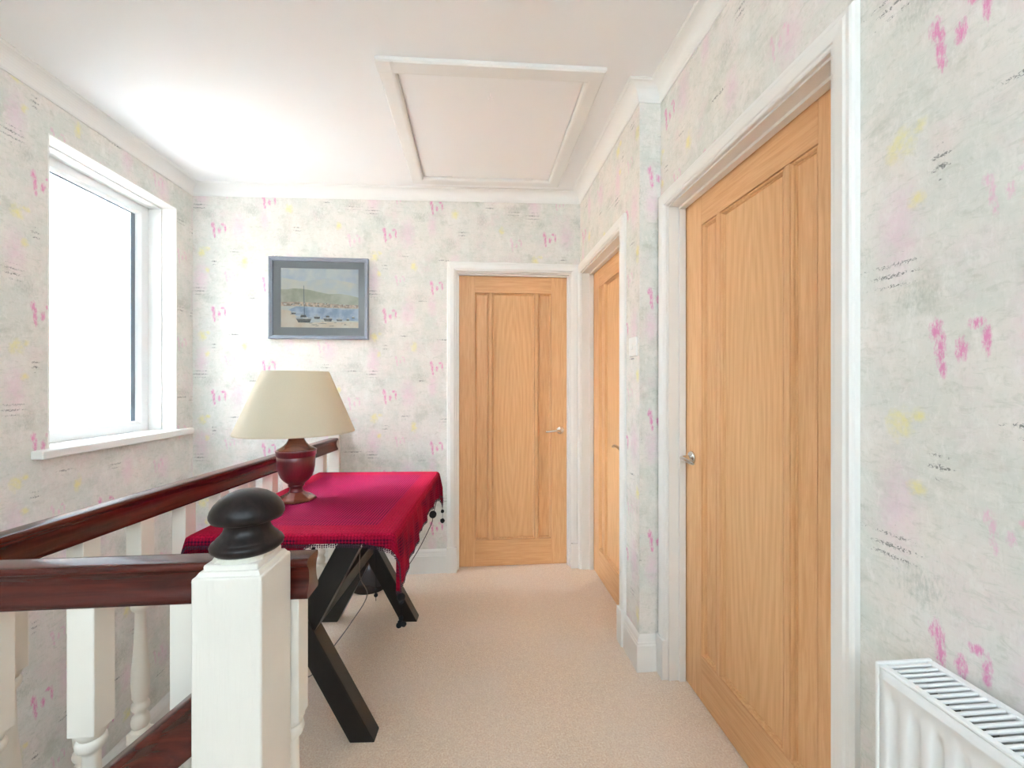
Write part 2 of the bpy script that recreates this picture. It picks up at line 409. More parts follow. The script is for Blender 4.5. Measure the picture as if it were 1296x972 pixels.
# ------------------------------------------------------------------ doors
arch = [(0, 0), (0, .011), (.004, .0145), (.010, .0145), (.013, .018), (.020, .0195), (.040, .021), (.046, .0185), (.054, .0185), (.058, .016), (.062, .012), (.062, 0)]
def make_door(name, label, loc, rz, W, recess, hand, lever_z, left_w=AW, right_w=AW, curved=False, back=.052, plinths=(1, 1)):
    """local: x across, y into the wall, z up; face of the leaf at y=recess; hand: +1 handle near x=W, -1 handle near x=0"""
    r = thing(name, label, 'door', loc, rz, kind='structure')
    Z0 = .004; T = .040
    st, pw, mu = .152 * W, .124 * W, .027 * W
    tr, br = .118, .178
    xs = [0, st, st + pw, st + pw + mu, W - st - pw - mu, W - st - pw, W - st, W]
    # leaf framework: stiles, rails and slim muntins
    bm = B()
    y0, y1 = recess, recess + T
    rect_box(bm, 0, st, y0, y1, Z0, Z0 + DH, .0012, 0)
    rect_box(bm, W - st, W, y0, y1, Z0, Z0 + DH, .0012, 0)
    rect_box(bm, st, W - st, y0, y1, Z0, Z0 + br, .0012, 1)
    rect_box(bm, st, W - st, y0, y1, Z0 + DH - tr, Z0 + DH, .0012, 1)
    for a, b_ in ((xs[2], xs[3]), (xs[4], xs[5])): rect_box(bm, a, b_, y0 + .001, y1, Z0 + br, Z0 + DH - tr, .0015, 0)
    # sloped beads round each panel
    for a, b_ in ((xs[1], xs[2]), (xs[3], xs[4]), (xs[5], xs[6])):
        za, zb = Z0 + br, Z0 + DH - tr
        sweep(bm, [(a, za), (b_, za), (b_, zb), (a, zb), (a, za + .0001)], [(.0016, .0165), (.0016, .0045), (.0040, .0006), (.0072, .0022), (.0092, .0060), (.0096, .0110), (.0122, .0118), (.0134, .0165)],
              lambda x, z, h: (x, y0 + .0008 + h, z), caps=False)
    obj('door_leaf', bm, [M['oak_v'], M['oak_h']], r)
    for i, (a, b_) in enumerate(((xs[1], xs[2]), (xs[3], xs[4]), (xs[5], xs[6]))):
        bm = B(); hw, hh = (b_ - a) / 2, (DH - tr - br) / 2
        rect_box(bm, -hw, hw, -.010, .010, -hh, hh)
        obj('panel', bm, M['oak_flame'] if i == 1 else M['oak_v'], r, loc=((a + b_) / 2, recess + .0266, Z0 + br + hh))
    # lining with stop bead
    bm = B(); g = .003; JT = G - g - .001
    jd = .128
    for sx in (0, 1):
        xa, xb = (-g - JT, -g) if sx == 0 else (W + g, W + g + JT)
        rect_box(bm, xa, xb, .0005, jd, 0, Z0 + DH + g, 0)
        if recess > .05:
            xa, xb = (-g, -g + .010) if sx == 0 else (W + g - .010, W + g)
            rect_box(bm, xa, xb, recess - .030, recess - .003, 0, Z0 + DH + g - .010, .001)
    rect_box(bm, -g - JT, W + g + JT, .0005, jd, Z0 + DH + g, Z0 + DH + g + JT)
    if recess > .05: rect_box(bm, -g, W + g, recess - .030, recess - .003, Z0 + DH + g - .010, Z0 + DH + g, .001)
    obj('door_lining', bm, M['gloss_white'], r)
    # architrave, one mitred run; off to the LEFT of travel = outward
    e = g + .006
    bm = B()
    def pr(w): return [(o * w / AW, t) for o, t in arch]
    top = Z0 + DH + e
    # left leg up, head, right leg down with individual widths
    def leg(x, w, sgn):
        v0 = [bm.verts.new((x + sgn * o, -t, 0)) for o, t in pr(w)]
        v1 = [bm.verts.new((x + sgn * o, -t, top + o * AW / w)) for o, t in pr(w)]
        n = len(v0)
        for i in range(n):
            j = (i + 1) % n; bm.faces.new((v0[i], v0[j], v1[j], v1[i]))
        bm.faces.new(v0); return v1
    a = leg(-e, left_w, -1); c = leg(W + e, right_w, 1)
    for i in range(len(a)):
        j = (i + 1) % len(a); bm.faces.new((a[i], a[j], c[j], c[i]))
    obj('architrave', bm, M['gloss_white'], r)
    for flag, x, w, s in ((plinths[0], -e, left_w, -1), (plinths[1], W + e, right_w, 1)):
        if not flag: continue
        bm = B(); xa, xb = sorted((x - s * .0015, x + s * (w + .002)))
        rect_box(bm, xa, xb, -.027, -.0003, 0, .168, .0025)
        obj('plinth_block', bm, M['gloss_white'], r)
    # lever handle
    hx = W - back if hand > 0 else back
    d = -hand                                        # lever points towards the hinges
    hd = bpy.data.objects.new('door_handle', None); C.objects.link(hd); hd.parent = r; hd.location = (hx, recess, lever_z); hd.empty_display_size = .03
    rot = Matrix.Rotation(PI / 2, 4, 'X')
    bm = B(); lathe(bm, [(0, .026), (.004, .026), (.008, .0235), (.009, .016), (.010, .0105), (.016, .0095)], seg=28, mat=rot)
    obj('rose', bm, M['chrome'], hd)
    bm = B()
    if curved: pts = [(0, -.010, 0), (0, -.040, 0), (d * .008, -.050, .001), (d * .03, -.053, .008), (d * .065, -.056, .012), (d * .10, -.056, .010), (d * .134, -.055, -.003)]
    else: pts = [(0, -.010, 0), (0, -.038, 0), (d * .008, -.048, 0), (d * .03, -.052, .001), (d * .06, -.053, -.001), (d * .09, -.052, -.004), (d * .112, -.050, -.006)]
    pp = spline(pts, 6); n = len(pp)
    tube(bm, pp, .008, 12, rads=[.0095 - .003 * i / n if i < n - 3 else .0095 - .003 - .002 * (i - n + 4) for i in range(n)])
    obj('lever', bm, M['chrome'], hd)
    return r
make_door('door_1', 'oak door in the end wall facing the camera, shut', (BD[0], D, 0), 0, BD[1], .055, 1, .925, plinths=(1, 1))
make_door('door_2', 'middle oak door on the right, narrow in view, next to the end wall', (R2, MDf, 0), -PI / 2, MDW, .08, 1, .905, left_w=.034, curved=True, back=.078, plinths=(0, 1))
make_door('door_3', 'large oak door on the right wall beside the radiator', (R1, NDf, 0), -PI / 2, NDW, .0725, -1, .945, plinths=(1, 1))
# dark rooms behind the doors are shut off by plain backing boards on the doors' far side
# ------------------------------------------------------------------ window
wr = thing('window_1', 'white framed frosted window in the left wall above the stairwell', 'window', (LX, WIN[0], WIN[2]), 0, kind='structure')
ya, yb, za, zb = WIN
bm = B()                                             # plaster and liner reveal, a small step half way
for (x0, x1, t) in ((LX - .078, LX + .0012, .004), (LX - .155, LX - .078, .012)):
    rect_box(bm, x0, x1, yb - t, yb + .002, za - .02, zb); rect_box(bm, x0, x1, ya - .002, ya + t, za - .02, zb)
    rect_box(bm, x0, x1, ya + t, yb - t, zb - t, zb + .002)
rect_box(bm, LX - .155, LX, ya, yb, za - .03, za - .012)
obj('reveal', bm, M['gloss_white'], wr, world=True)
bm = B()                                             # uPVC frame
xf0, xf1 = LX - .205, LX - .150
fw = .068
rect_box(bm, xf0, xf1, ya - .005, ya + fw, za - .02, zb, .004); rect_box(bm, xf0, xf1, yb - fw, yb + .005, za - .02, zb, .004)
rect_box(bm, xf0, xf1, ya + fw - .004, yb - fw + .004, zb - fw + .012, zb + .005, .003); rect_box(bm, xf0, xf1, ya + fw - .004, yb - fw + .004, za - .02, za + .048, .003)
obj('window_frame', bm, M['upvc'], wr, world=True)
bm = B(); xb0, xb1 = LX - .190, LX - .146             # sloped glazing bead
sweep(bm, [(ya + fw, za + .048), (yb - fw, za + .048), (yb - fw, zb - fw + .012), (ya + fw, zb - fw + .012), (ya + fw, za + .0481)], [(-.012, .008), (-.012, 0), (-.002, 0), (.012, .010), (.014, .024), (-.012, .024)],
      lambda y, z, h: (xf1 + .004 - h, y, z), caps=False)
obj('glazing_bead', bm, M['upvc'], wr, world=True)
px = LX - .178
pa, pb, pc, pd = ya + fw, yb - fw, za + .048, zb - fw + .012
bm = B()
for (a, b_, c, d) in ((pa, pa + .024, pc, pd), (pb - .042, pb, pc, pd), (pa + .024, pb - .042, pd - .020, pd), (pa + .024, pb - .042, pc, pc + .012)):
    rect_box(bm, px + .0042, px + .0075, a, b_, c, d)
obj('spacer_bar', bm, M['spacer'], wr, world=True)
m, nt, b = new_mat('frosted_glass'); k = NT(nt)
tc = k.n('ShaderNodeTexCoord').outputs['Object']
nt.nodes.remove(b)
gl = k.n('ShaderNodeBsdfGlass'); gl.inputs['Roughness'].default_value = .19; gl.distribution = 'BECKMANN'; gl.inputs['IOR'].default_value = 1.35; gl.inputs['Color'].default_value = (.99, .99, .99, 1)
trn = k.n('ShaderNodeBsdfTranslucent'); trn.inputs['Color'].default_value = (.95, .95, .95, 1)
bp = k.n('ShaderNodeBump'); bp.inputs['Strength'].default_value = .5; bp.inputs['Distance'].default_value = .003
k.put(bp.inputs['Height'], k.noise(tc, 220, 2)); nt.links.new(bp.outputs[0], gl.inputs['Normal'])
mx = k.n('ShaderNodeMixShader'); mx.inputs[0].default_value = .01
nt.links.new(gl.outputs[0], mx.inputs[1]); nt.links.new(trn.outputs[0], mx.inputs[2])
nt.links.new(mx.outputs[0], nt.nodes['Material Output'].inputs[0]); M['frost'] = m
bm = B(); rect_box(bm, px - .004, px, pa - .006, pb + .006, pc - .006, pd + .006)
obj('pane', bm, M['frost'], wr, world=True)
bm = B(); rect_box(bm, LX - .152, LX + .048, 1.852, 2.770, .940, .976, .006, seg=3)
# notch back so the board only runs into the reveal between the jambs
bm.free(); bm = B()
rect_box(bm, LX + .0005, LX + .048, 1.852, 2.770, .940, .976, .006, seg=3)
rect_box(bm, LX - .152, LX + .012, ya + .003, yb - .003, .950, .976)
obj('window_sill', bm, M['gloss_white'], wr, world=True)
# neighbouring house seen only as a warm blur through the frosting
bm = B(); rect_box(bm, -5.2, -5.0, -2, 11, -3, 1.85)
vs = [bm.verts.new(p) for p in ((-5.0, -2, 1.85), (-5.0, 11, 1.85), (-5.6, 11, 2.2), (-5.6, -2, 2.2))]; bm.faces.new(vs)
tag(obj('wall_outside', bm, M['outer_wall']), 'tan outside wall glimpsed as a blur through frosted glass', 'wall', kind='structure')

# ------------------------------------------------------------------ loft hatch
hx0, hx1, hy0, hy1 = -.388, .536, 1.678, 2.700
hr = thing('loft_hatch', 'white square loft hatch with raised frame and small hook in the ceiling', 'loft hatch', (.07, 2.19, zc(.07)))
bm = B()
hp = [(0, 0), (0, .013), (.006, .019), (.016, .020), (.056, .022), (.066, .020), (.072, .014), (.074, .006), (.074, 0)]
sweep(bm, [(hx0, hy0), (hx1, hy0), (hx1, hy1), (hx0, hy1), (hx0, hy0 + .0001)], hp, lambda x, y, h: (x, y, zc(x) - h - .0003), caps=False)
obj('hatch_frame', bm, M['gloss_white'], hr, world=True)
bm = B()
vs = [bm.verts.new((x, y, zc(x) - q)) for q in (.001, .006) for x, y in ((hx0 + .079, hy0 + .077), (hx1 - .079, hy0 + .077), (hx1 - .079, hy1 - .079), (hx0 + .079, hy1 - .079))]
for f in ((0, 1, 2, 3), (7, 6, 5, 4), (0, 4, 5, 1), (1, 5, 6, 2), (2, 6, 7, 3), (3, 7, 4, 0)): bm.faces.new([vs[i] for i in f])
obj('hatch_panel', bm, M['ceiling'], hr, world=True)
for xx_ in (-.17, .33):
    bm = B(); rect_box(bm, xx_ - .03, xx_ + .03, hy1 - .086, hy1 - .070, zc(xx_) - .010, zc(xx_) - .004, .002)
    obj('hinge', bm, M['gloss_white'], hr, world=True)
bm = B()
hz = zc(.066) - .006
tube(bm, spline([(.066, 1.86, hz + .004), (.066, 1.86, hz - .010), (.062, 1.857, hz - .018), (.062, 1.849, hz - .028), (.066, 1.843, hz - .034), (.071, 1.846, hz - .030), (.073, 1.853, hz - .022)], 6), .0022, 8)
obj('hook', bm, M['gloss_white'], hr, world=True)

# ------------------------------------------------------------------ balustrades
BW = .024
bal_turn = [(.578, .0195), (.574, .0235), (.566, .0245), (.557, .022), (.552, .0155), (.545, .0140), (.50, .0150), (.45, .0170), (.40, .0200), (.365, .0232), (.345, .0238), (.328, .0215), (.316, .0165), (.311, .0165), (.306, .0225), (.297, .0240), (.288, .0215), (.283, .0160), (.272, .0160), (.266, .0215), (.254, .0245), (.242, .0235), (.232, .0195)]
def baluster_bm(ztop):
    bm = B()
    bal = [(z - .017 if z > .36 else z - .017 - .045 * min(1, (.36 - z) / .03), r) for z, r in bal_turn]
    dz, dl = -.017, -.062
    # top block with rounded-off shoulders
    rect_box(bm, -BW, BW, -BW, BW, .592 + dz, ztop, .0018)
    lathe(bm, [(.606 + dz, .0335), (.598 + dz, .0300), (.588 + dz, .0245), (.578 + dz, .0195)], seg=20)
    lathe(bm, bal, seg=20)
    lathe(bm, [(.234 + dl, .0195), (.222 + dl, .0255), (.212 + dl, .030)], seg=20)
    rect_box(bm, -BW, BW, -BW, BW, 0, .222 + dl, .0018)
    return bm
# rounded shoulders must stay inside the block: clip lathe rings to the block's square
def clip_square(bm):
    for v in bm.verts:
        q = BW - (.0006 if .50 < v.co.z < .60 or .15 < v.co.z < .20 else 0)
        if abs(v.co.x) < BW - 1e-5 and abs(v.co.y) < BW - 1e-5: continue
        if .60 > v.co.z > .5601 and abs(v.co.x) <= BW + 1e-6 and abs(v.co.y) <= BW + 1e-6 and v.co.z > .574: continue
        v.co.x = max(-q, min(q, v.co.x)); v.co.y = max(-q, min(q, v.co.y))
def baluster(name, parent, loc, ztop, mesh=None):
    if mesh is None:
        bm = baluster_bm(ztop); clip_square(bm); o = obj(name, bm, M['cream'], parent, loc=loc); return o
    o = mesh.copy(); C.objects.link(o); o.parent = parent; o.location = loc; return o
# handrail section (off, height) - broad rounded top, coved sides, moulded foot
RZ = .900
def rail_prof(w=.058):
    h = w / 2
    half = [(h - .002, -.078), (h, -.075), (h, -.067), (h - .0045, -.060), (h - .0085, -.050), (h - .0105, -.040), (h - .0100, -.030), (h - .0070, -.021), (h - .0015, -.014), (h + .0005, -.011), (h + .0008, -.007), (h - .001, -.003), (h - .004, -.0008), (h - .012, .0004)]
    return half + [(-o, z) for o, z in half[::-1]]
# far run, along the stairwell to the end wall
ang = math.atan(.105)
fx = lambda y: -.868 - .105 * (D - y) - .031
fr = thing('balustrade', 'dark handrail on white balusters running along the stairwell to the end wall, behind the lamp', 'balustrade', (fx(.89), .89, 0), -ang)
Lr = (D - .89) / math.cos(ang)
bm = B(); sweep(bm, [(0, .075), (0, Lr - .030)], rail_prof(), lambda x, y, h: (x, y, RZ + h), smooth=True)
obj('handrail', bm, M['rail_y'], fr, smooth=38)
first = None
for kx in range(-1, 9):
    y = (1.253 + .1722 * kx - .89) / math.cos(ang)
    o = baluster('baluster', fr, (0, y, 0), RZ - .076, first)
    first = first or o
bm = B(); rect_box(bm, -.036, .036, Lr - .030, Lr - .004, 0, .955, .003)
obj('newel_post', bm, M['cream'], fr)
# near run, across the view, with the big newel post
nr = thing('balustrade.001', 'thick square white newel with dark mushroom cap and handrail running across the front', 'balustrade', (-.41, .80, 0), 0)
nx0, nx1, ny0, ny1 = -.470, -.3575, .745, .860
ry = .891
bm = B(); sweep(bm, [(-.328, ry), (-1.03, ry)], rail_prof(), lambda x, y, h: (x, y, RZ + h), smooth=True)
obj('handrail', bm, M['rail_x'], nr, world=True, smooth=38)
for bx in (-.370, -.561, -.743, -.925):
    o = baluster('baluster', nr, (bx + .41, ry - .80, 0), RZ - .076, first)
NT_ = .927
np_ = B(); rect_box(np_, nx0, nx1, ny0, ny1, -.30, NT_ - .006, .004, seg=3)
# chamfered crown of the post and raised block
def frustum(bm, x0, x1, y0, y1, z0, i, z1):
    a = [bm.verts.new(p) for p in ((x0, y0, z0), (x1, y0, z0), (x1, y1, z0), (x0, y1, z0))]
    c = [bm.verts.new(p) for p in ((x0 + i, y0 + i, z1), (x1 - i, y0 + i, z1), (x1 - i, y1 - i, z1), (x0 + i, y1 - i, z1))]
    bm.faces.new(a[::-1]); bm.faces.new(c)
    for q in range(4): bm.faces.new((a[q], a[(q + 1) % 4], c[(q + 1) % 4], c[q]))
frustum(np_, nx0 + .0005, nx1 - .0005, ny0 + .0005, ny1 - .0005, NT_ - .012, .008, NT_ + .001)
rect_box(np_, nx0 + .012, nx1 - .012, ny0 + .012, ny1 - .012, NT_ - .004, NT_ + .011, .003)
post = obj('newel_post', np_, M['newel'], nr, world=True)
bm = B()
cx_, cy_ = (nx0 + nx1) / 2 + .002, (ny0 + ny1) / 2 + .006
rnd = random.Random(3)
ring = [bm.verts.new((cx_ + (.050 + .006 * rnd.random()) * math.cos(a), cy_ + (.050 + .006 * rnd.random()) * math.sin(a), NT_ + .0105)) for a in [2 * PI * i / 40 for i in range(40)]]
ring2 = [bm.verts.new((cx_ + .0475 * math.cos(a), cy_ + .0475 * math.sin(a), NT_ + .0185 + .002 * rnd.random())) for a in [2 * PI * i / 40 for i in range(40)]]
for i in range(40): bm.faces.new((ring[i], ring[(i + 1) % 40], ring2[(i + 1) % 40], ring2[i]))
bm.faces.new(ring2)
for v in bm.verts:
    v.co.x = max(nx0 + .013, min(nx1 - .013, v.co.x)); v.co.y = max(ny0 + .013, min(ny1 - .013, v.co.y))
fo = obj('filler_bead', bm, M['filler'], post); 
bm = B(); z0 = NT_ + .0165
prof = [(z0, .044), (z0 + .003, .052), (z0 + .008, .0575), (z0 + .014, .0590), (z0 + .019, .0565), (z0 + .0215, .0525), (z0 + .023, .0515), (z0 + .026, .0495), (z0 + .031, .0440), (z0 + .038, .0388), (z0 + .045, .0366), (z0 + .050, .0368), (z0 + .054, .0385), (z0 + .0555, .0410), (z0 + .0565, .050), (z0 + .059, .0568), (z0 + .065, .0597), (z0 + .070, .0600), (z0 + .077, .0580), (z0 + .086, .0530), (z0 + .095, .0450), (z0 + .103, .0335), (z0 + .108, .0210), (z0 + .1105, .0090), (z0 + .111, .001)]
lathe(bm, prof, (cx_, cy_), 56)
cap = obj('newel_cap', bm, M['finial'], nr, world=True); cap['label'] = 'dark turned mushroom-shaped cap'
# stair handrail falling away to the left from the post
bm = B()
sl = Vector((-1, 0, -.83)).normalized(); nrm = Vector((.83, 0, -1)).normalized() * -1
st0 = Vector((nx0 + .004, .800, .722)); Ls = .80
pr_ = rail_prof(.060)
ringA = []
for t in (0, Ls):
    ringA.append([])
    for (o, h) in pr_:
        base = st0 + Vector((0, 0, 0)) + nrm * h * 1.0
        p = base + sl * t + Vector((0, o, 0))
        if t == 0:                                   # cut plumb against the post
            p = p + sl * ((st0.x - p.x) / sl.x)
        ringA[-1].append(bm.verts.new(p))
n = len(pr_)
for i in range(n):
    f = bm.faces.new((ringA[0][i], ringA[0][(i + 1) % n], ringA[1][(i + 1) % n], ringA[1][i])); f.smooth = True
bm.faces.new(ringA[0]); bm.faces.new(ringA[1][::-1])
so = obj('stair_handrail', bm, M['rail_x'], nr, world=True, smooth=38); so['label'] = 'sloping dark handrail going down the stairs'
bm = B(); rect_box(bm, -1.12, -1.02, .752, .852, -.70, .30, .004); rect_box(bm, -1.125, -1.015, .853, .96, -.70, .93, .004)
obj('newel_post', bm, M['cream'], nr, world=True)

# ------------------------------------------------------------------ table with crossed legs
ta = math.atan(.061)
tb = thing('table', 'narrow black table with crossed legs standing beside the balustrade under the red cloth', 'table', (-.578, 1.97, 0), -ta)
TZ = .742
bm = B(); rect_box(bm, -.325, .325, -.49, .49, TZ - .030, TZ - .004, .003)
obj('tabletop', bm, M['black_lacquer'], tb)
def slant(bm, xa, za, xb, zb, w, y0, y1):
    d = Vector((xb - xa, 0, zb - za)); u = d.normalized(); hw = w / 2 / abs(u.z)
    pts = [(xa - hw, za), (xa + hw, za), (xb + hw, zb), (xb - hw, zb)]
    lo = [bm.verts.new((x, y0, z)) for x, z in pts]; hi = [bm.verts.new((x, y1, z)) for x, z in pts]
    bm.faces.new(lo); bm.faces.new(hi[::-1])
    for i in range(4): bm.faces.new((lo[i], hi[i], hi[(i + 1) % 4], lo[(i + 1) % 4]))
def bev(bm, w=.003):
    finish(bm)
    bmesh.ops.bevel(bm, geom=list(bm.edges), offset=w, segments=2, profile=.5, affect='EDGES')
for yc in (-.41, .335):
    cxo = .008
    for s, off in ((1, -.008), (-1, .0)):
        bm = B()
        slant(bm, cxo + s * .208, 0, cxo - s * .175, TZ - .0305, .075, yc - .034 + off, yc + .030 + off); bev(bm)
        obj('leg', bm, M['black_lacquer'], tb)
    bm = B(); lathe(bm, [(0, .009), (.003, .009), (.006, .005)], seg=14, mat=Matrix.Translation((cxo + .004, yc - .0335 - .008, .388)) @ Matrix.Rotation(PI / 2, 4, 'X'))
    obj('bolt', bm, M['black_lacquer'], tb)
    bm = B(); rect_box(bm, -.235, .235, yc - .026, yc + .022, TZ - .046, TZ - .0305, .003)
    obj('cross_rail', bm, M['black_lacquer'], tb)
bm = B(); rect_box(bm, -.017, .033, -.375, .300, .360, .415, .003)
obj('stretcher', bm, M['black_lacquer'], tb)

# tablecloth
X1, Y1, CZ = .332, .497, TZ + .0005
nr_ = random.Random(11)
def Lright(y):
    t = (y + Y1) / (2 * Y1)
    t = max(0, min(1, t))
    return .108 + .095 * (1 - t) ** 2.2 + .045 * max(0, t - .6) ** 1.2 * 2.2
def Lfront(x): return .036 + .022 * max(0, (x - .20) / .13) ** 2 * (1 if x > .2 else 0)
def Lleft(y): return .36 + .05 * math.sin(y * 3 + 1)
def Lback(x): return .16
def fall(a, r=.012, flare=.05):
    q = r * PI / 2
    if a < q: return r * math.sin(a / r), r * (1 - math.cos(a / r))
    return r + flare * (a - q), r + (a - q) * .995
def cloth_pt(sx, sy):
    """sx, sy: (-1..1 on the table) beyond +-1 the fraction of overhang"""
    x = max(-1, min(1, sx)) * X1; y = max(-1, min(1, sy)) * Y1
    ax = (abs(sx) - 1) * (Lright(y) if sx > 0 else Lleft(y)) if abs(sx) > 1 else 0
    ay = (abs(sy) - 1) * (Lback(x) if sy > 0 else Lfront(x)) if abs(sy) > 1 else 0
    r = math.hypot(ax, ay)
    if r == 0:
        return Vector((x, y, CZ)), (x, y)
    dx = math.copysign(1, sx) * ax / r; dy = math.copysign(1, sy) * ay / r
    o, d = fall(r)
    if ax and not ay: o += .006 * min(1, ax / .06) * math.sin(y * 31 + 1.3) + .004 * min(1, ax / .06) * math.sin(y * 67)
    if ay and not ax: o += .003 * min(1, ay / .03) * math.sin(x * 37)
    if ax and ay: o += .020 * min(1, r / .1) * (2 * abs(dx * dy))
    o = max(o, .0125 if r > .02 else o)
    return Vector((x + dx * o, y + dy * o, CZ - d)), (x + math.copysign(ax, sx), y + math.copysign(ay, sy))
def params(n1, n2, n3):
    return [-2 + i / n1 for i in range(n1)] + [-1 + 2 * i / n2 for i in range(n2)] + [1 + i / n3 for i in range(n3 + 1)]
PX, PY = params(26, 40, 18), params(8, 64, 14)
bm = B(); uvl = bm.loops.layers.uv.new('UVMap'); G_ = []; UV = {}
for sx in PX:
    row = []
    for sy in PY:
        p, q = cloth_pt(sx, sy); v = bm.verts.new(p); UV[v] = q; row.append(v)
    G_.append(row)
for i in range(len(PX) - 1):
    for j in range(len(PY) - 1):
        f = bm.faces.new((G_[i][j], G_[i + 1][j], G_[i + 1][j + 1], G_[i][j + 1])); f.smooth = True
        for l in f.loops: l[uvl].uv = UV[l.vert]
hem = [cloth_pt(2, sy)[0] for sy in PY] + [cloth_pt(sx, 2)[0] for sx in PX[::-1]][1:] + [cloth_pt(-2, sy)[0] for sy in PY[::-1]][1:] + [cloth_pt(sx, -2)[0] for sx in PX][1:]
# crochet cloth material
m, nt, b = new_mat('crimson_crochet'); k = NT(nt)
uv = k.n('ShaderNodeUVMap').outputs[0]
x, y, _ = k.sep(uv)
d1 = k.m('SINE', k.m('MULTIPLY', k.m('ADD', x, y), 2 * PI / .022)); d2 = k.m('SINE', k.m('MULTIPLY', k.m('SUBTRACT', x, y), 2 * PI / .022))
weave = k.ramp(k.m('ADD', .5, k.m('MULTIPLY', k.m('MULTIPLY', d1, d2), .5)), .3, .7)
edge = k.m('MAXIMUM', k.m('SUBTRACT', k.m('ABSOLUTE', x), .262), k.m('SUBTRACT', k.m('ABSOLUTE', y), .415))
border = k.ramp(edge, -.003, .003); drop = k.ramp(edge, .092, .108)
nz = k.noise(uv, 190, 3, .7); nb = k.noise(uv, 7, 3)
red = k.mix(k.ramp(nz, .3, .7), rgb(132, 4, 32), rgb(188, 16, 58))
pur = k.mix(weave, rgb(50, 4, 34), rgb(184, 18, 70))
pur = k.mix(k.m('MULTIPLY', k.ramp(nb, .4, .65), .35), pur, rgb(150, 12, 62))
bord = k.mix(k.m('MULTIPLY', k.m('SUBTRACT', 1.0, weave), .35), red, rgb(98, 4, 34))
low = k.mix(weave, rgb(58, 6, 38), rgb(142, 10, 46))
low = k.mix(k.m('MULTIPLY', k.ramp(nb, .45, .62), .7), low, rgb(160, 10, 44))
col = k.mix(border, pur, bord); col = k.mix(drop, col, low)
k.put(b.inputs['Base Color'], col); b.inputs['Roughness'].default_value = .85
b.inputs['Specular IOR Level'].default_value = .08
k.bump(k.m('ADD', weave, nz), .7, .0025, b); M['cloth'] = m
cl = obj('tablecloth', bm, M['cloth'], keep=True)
cl.location = (-.578, 1.97, 0); cl.rotation_euler = (0, 0, -ta)
tag(cl, 'crimson crocheted tablecloth with dark purple weave draped over the table', 'tablecloth')
sm = cl.modifiers.new('Solidify', 'SOLIDIFY'); sm.thickness = .0016; sm.offset = 1
# beaded fringe
bm = B(); acc = 0; last = hem[0]
for a, c in zip(hem, hem[1:]):
    seg = (c - a).length; t = 0
    while acc + (seg - t) >= .0075:
        t += .0075 - acc; acc = 0
        p = a.lerp(c, t / seg); dz = .003 + .003 * nr_.random()
        for rr, off in ((.0034, 0), (.0026, -.0065)):
            bmesh.ops.create_icosphere(bm, subdivisions=1, radius=rr, matrix=Matrix.Translation(p + Vector((0, 0, -dz + off))))
    acc += seg - t
fo = obj('fringe', bm, M['purple_bead'], cl); fo['kind'] = 'stuff'
# tassels: string with woolly pompoms
def tassel(parent, p, length, balls, cluster=True):
    bm = B()
    tube(bm, [p, p + Vector((.001, -.001, -length * .5)), p + Vector((0, 0, -length))], .0011, 6)
    for (f, r) in balls:
        c = p + Vector((0, 0, -length * f))
        b2 = bmesh.new(); bmesh.ops.create_icosphere(b2, subdivisions=2, radius=r)
        for v in b2.verts: v.co = v.co * (1 + .18 * (nr_.random() - .5)) + c
        join(bm, b2)
    if cluster:
        for q in range(3):
            b2 = bmesh.new(); bmesh.ops.create_icosphere(b2, subdivisions=2, radius=.0095)
            for v in b2.verts: v.co = v.co * (1 + .2 * (nr_.random() - .5)) + p + Vector((.009 * math.cos(q * 2.1), .009 * math.sin(q * 2.1), -length - .004))
            join(bm, b2)
    return obj('tassel', bm, M['black_fluff'], parent)
c_fr = cloth_pt(2, -2)[0]; c_br = cloth_pt(2, 2)[0]; c_bl = cloth_pt(-2, 2)[0]; c_fl = cloth_pt(-2, -2)[0]
tassel(cl, c_fr + Vector((0, 0, .004)), .098, [(.12, .014), (.26, .010), (.84, .008)])
tassel(cl, c_br + Vector((0, 0, .004)), .098, [(.34, .0105), (.90, .014)], False)
tassel(cl, c_bl + Vector((0, 0, .004)), .085, [(.4, .012), (.9, .014)], False)
tassel(cl, c_fl + Vector((0, 0, .004)), .085, [(.4, .012), (.9, .014)], False)
tassel(cl, cloth_pt(1.0, -1.9)[0] + Vector((-.06, .03, .005)), .195, [(.8, .005), (.9, .007)], False)

# thin dark cable with an inline switch hanging behind the table's far corner
Rm = Matrix.Translation((-.578, 1.97, 0)) @ Matrix.Rotation(-ta, 4, 'Z')
cb = thing('cable', 'thin dark cable with round black inline switch hanging off the far corner of the table', 'cable', (-.235, 2.50, 0))
q0 = Vector((-.2475, 2.53, .474)); pt = Rm @ c_br
bm = B()
tube(bm, spline([pt + Vector((-.03, .018, .05)), q0 + Vector((.012, -.004, .04)), q0 + Vector((0, 0, -.02)), (-.261, 2.54, .406), (-.336, 2.58, .252), (-.426, 2.62, .110), (-.50, 2.66, .045), (-.56, 2.70, .10)], 8), .0024, 8)
obj('flex', bm, M['cable'], cb, world=True)
bm = B(); lathe(bm, [(-.009, .018), (-.007, .021), (.007, .021), (.009, .018)], seg=24, mat=Matrix.Translation(q0) @ Matrix.Rotation(PI / 2, 4, 'X'))
obj('inline_switch', bm, M['black_fluff'], cb, world=True)
# pale wire looping from under the table
bm = B(); tube(bm, spline([(-.44, 1.60, .697), (-.455, 1.72, .60), (-.50, 1.90, .40), (-.50, 2.02, .26), (-.56, 1.98, .16), (-.63, 1.90, .08), (-.70, 1.86, .0045), (-.80, 1.92, .0045)], 8), .0022, 8)
tag(obj('cable.001', bm, M['pale_cable']), 'pale thin cable looping down between the crossed table legs', 'cable')

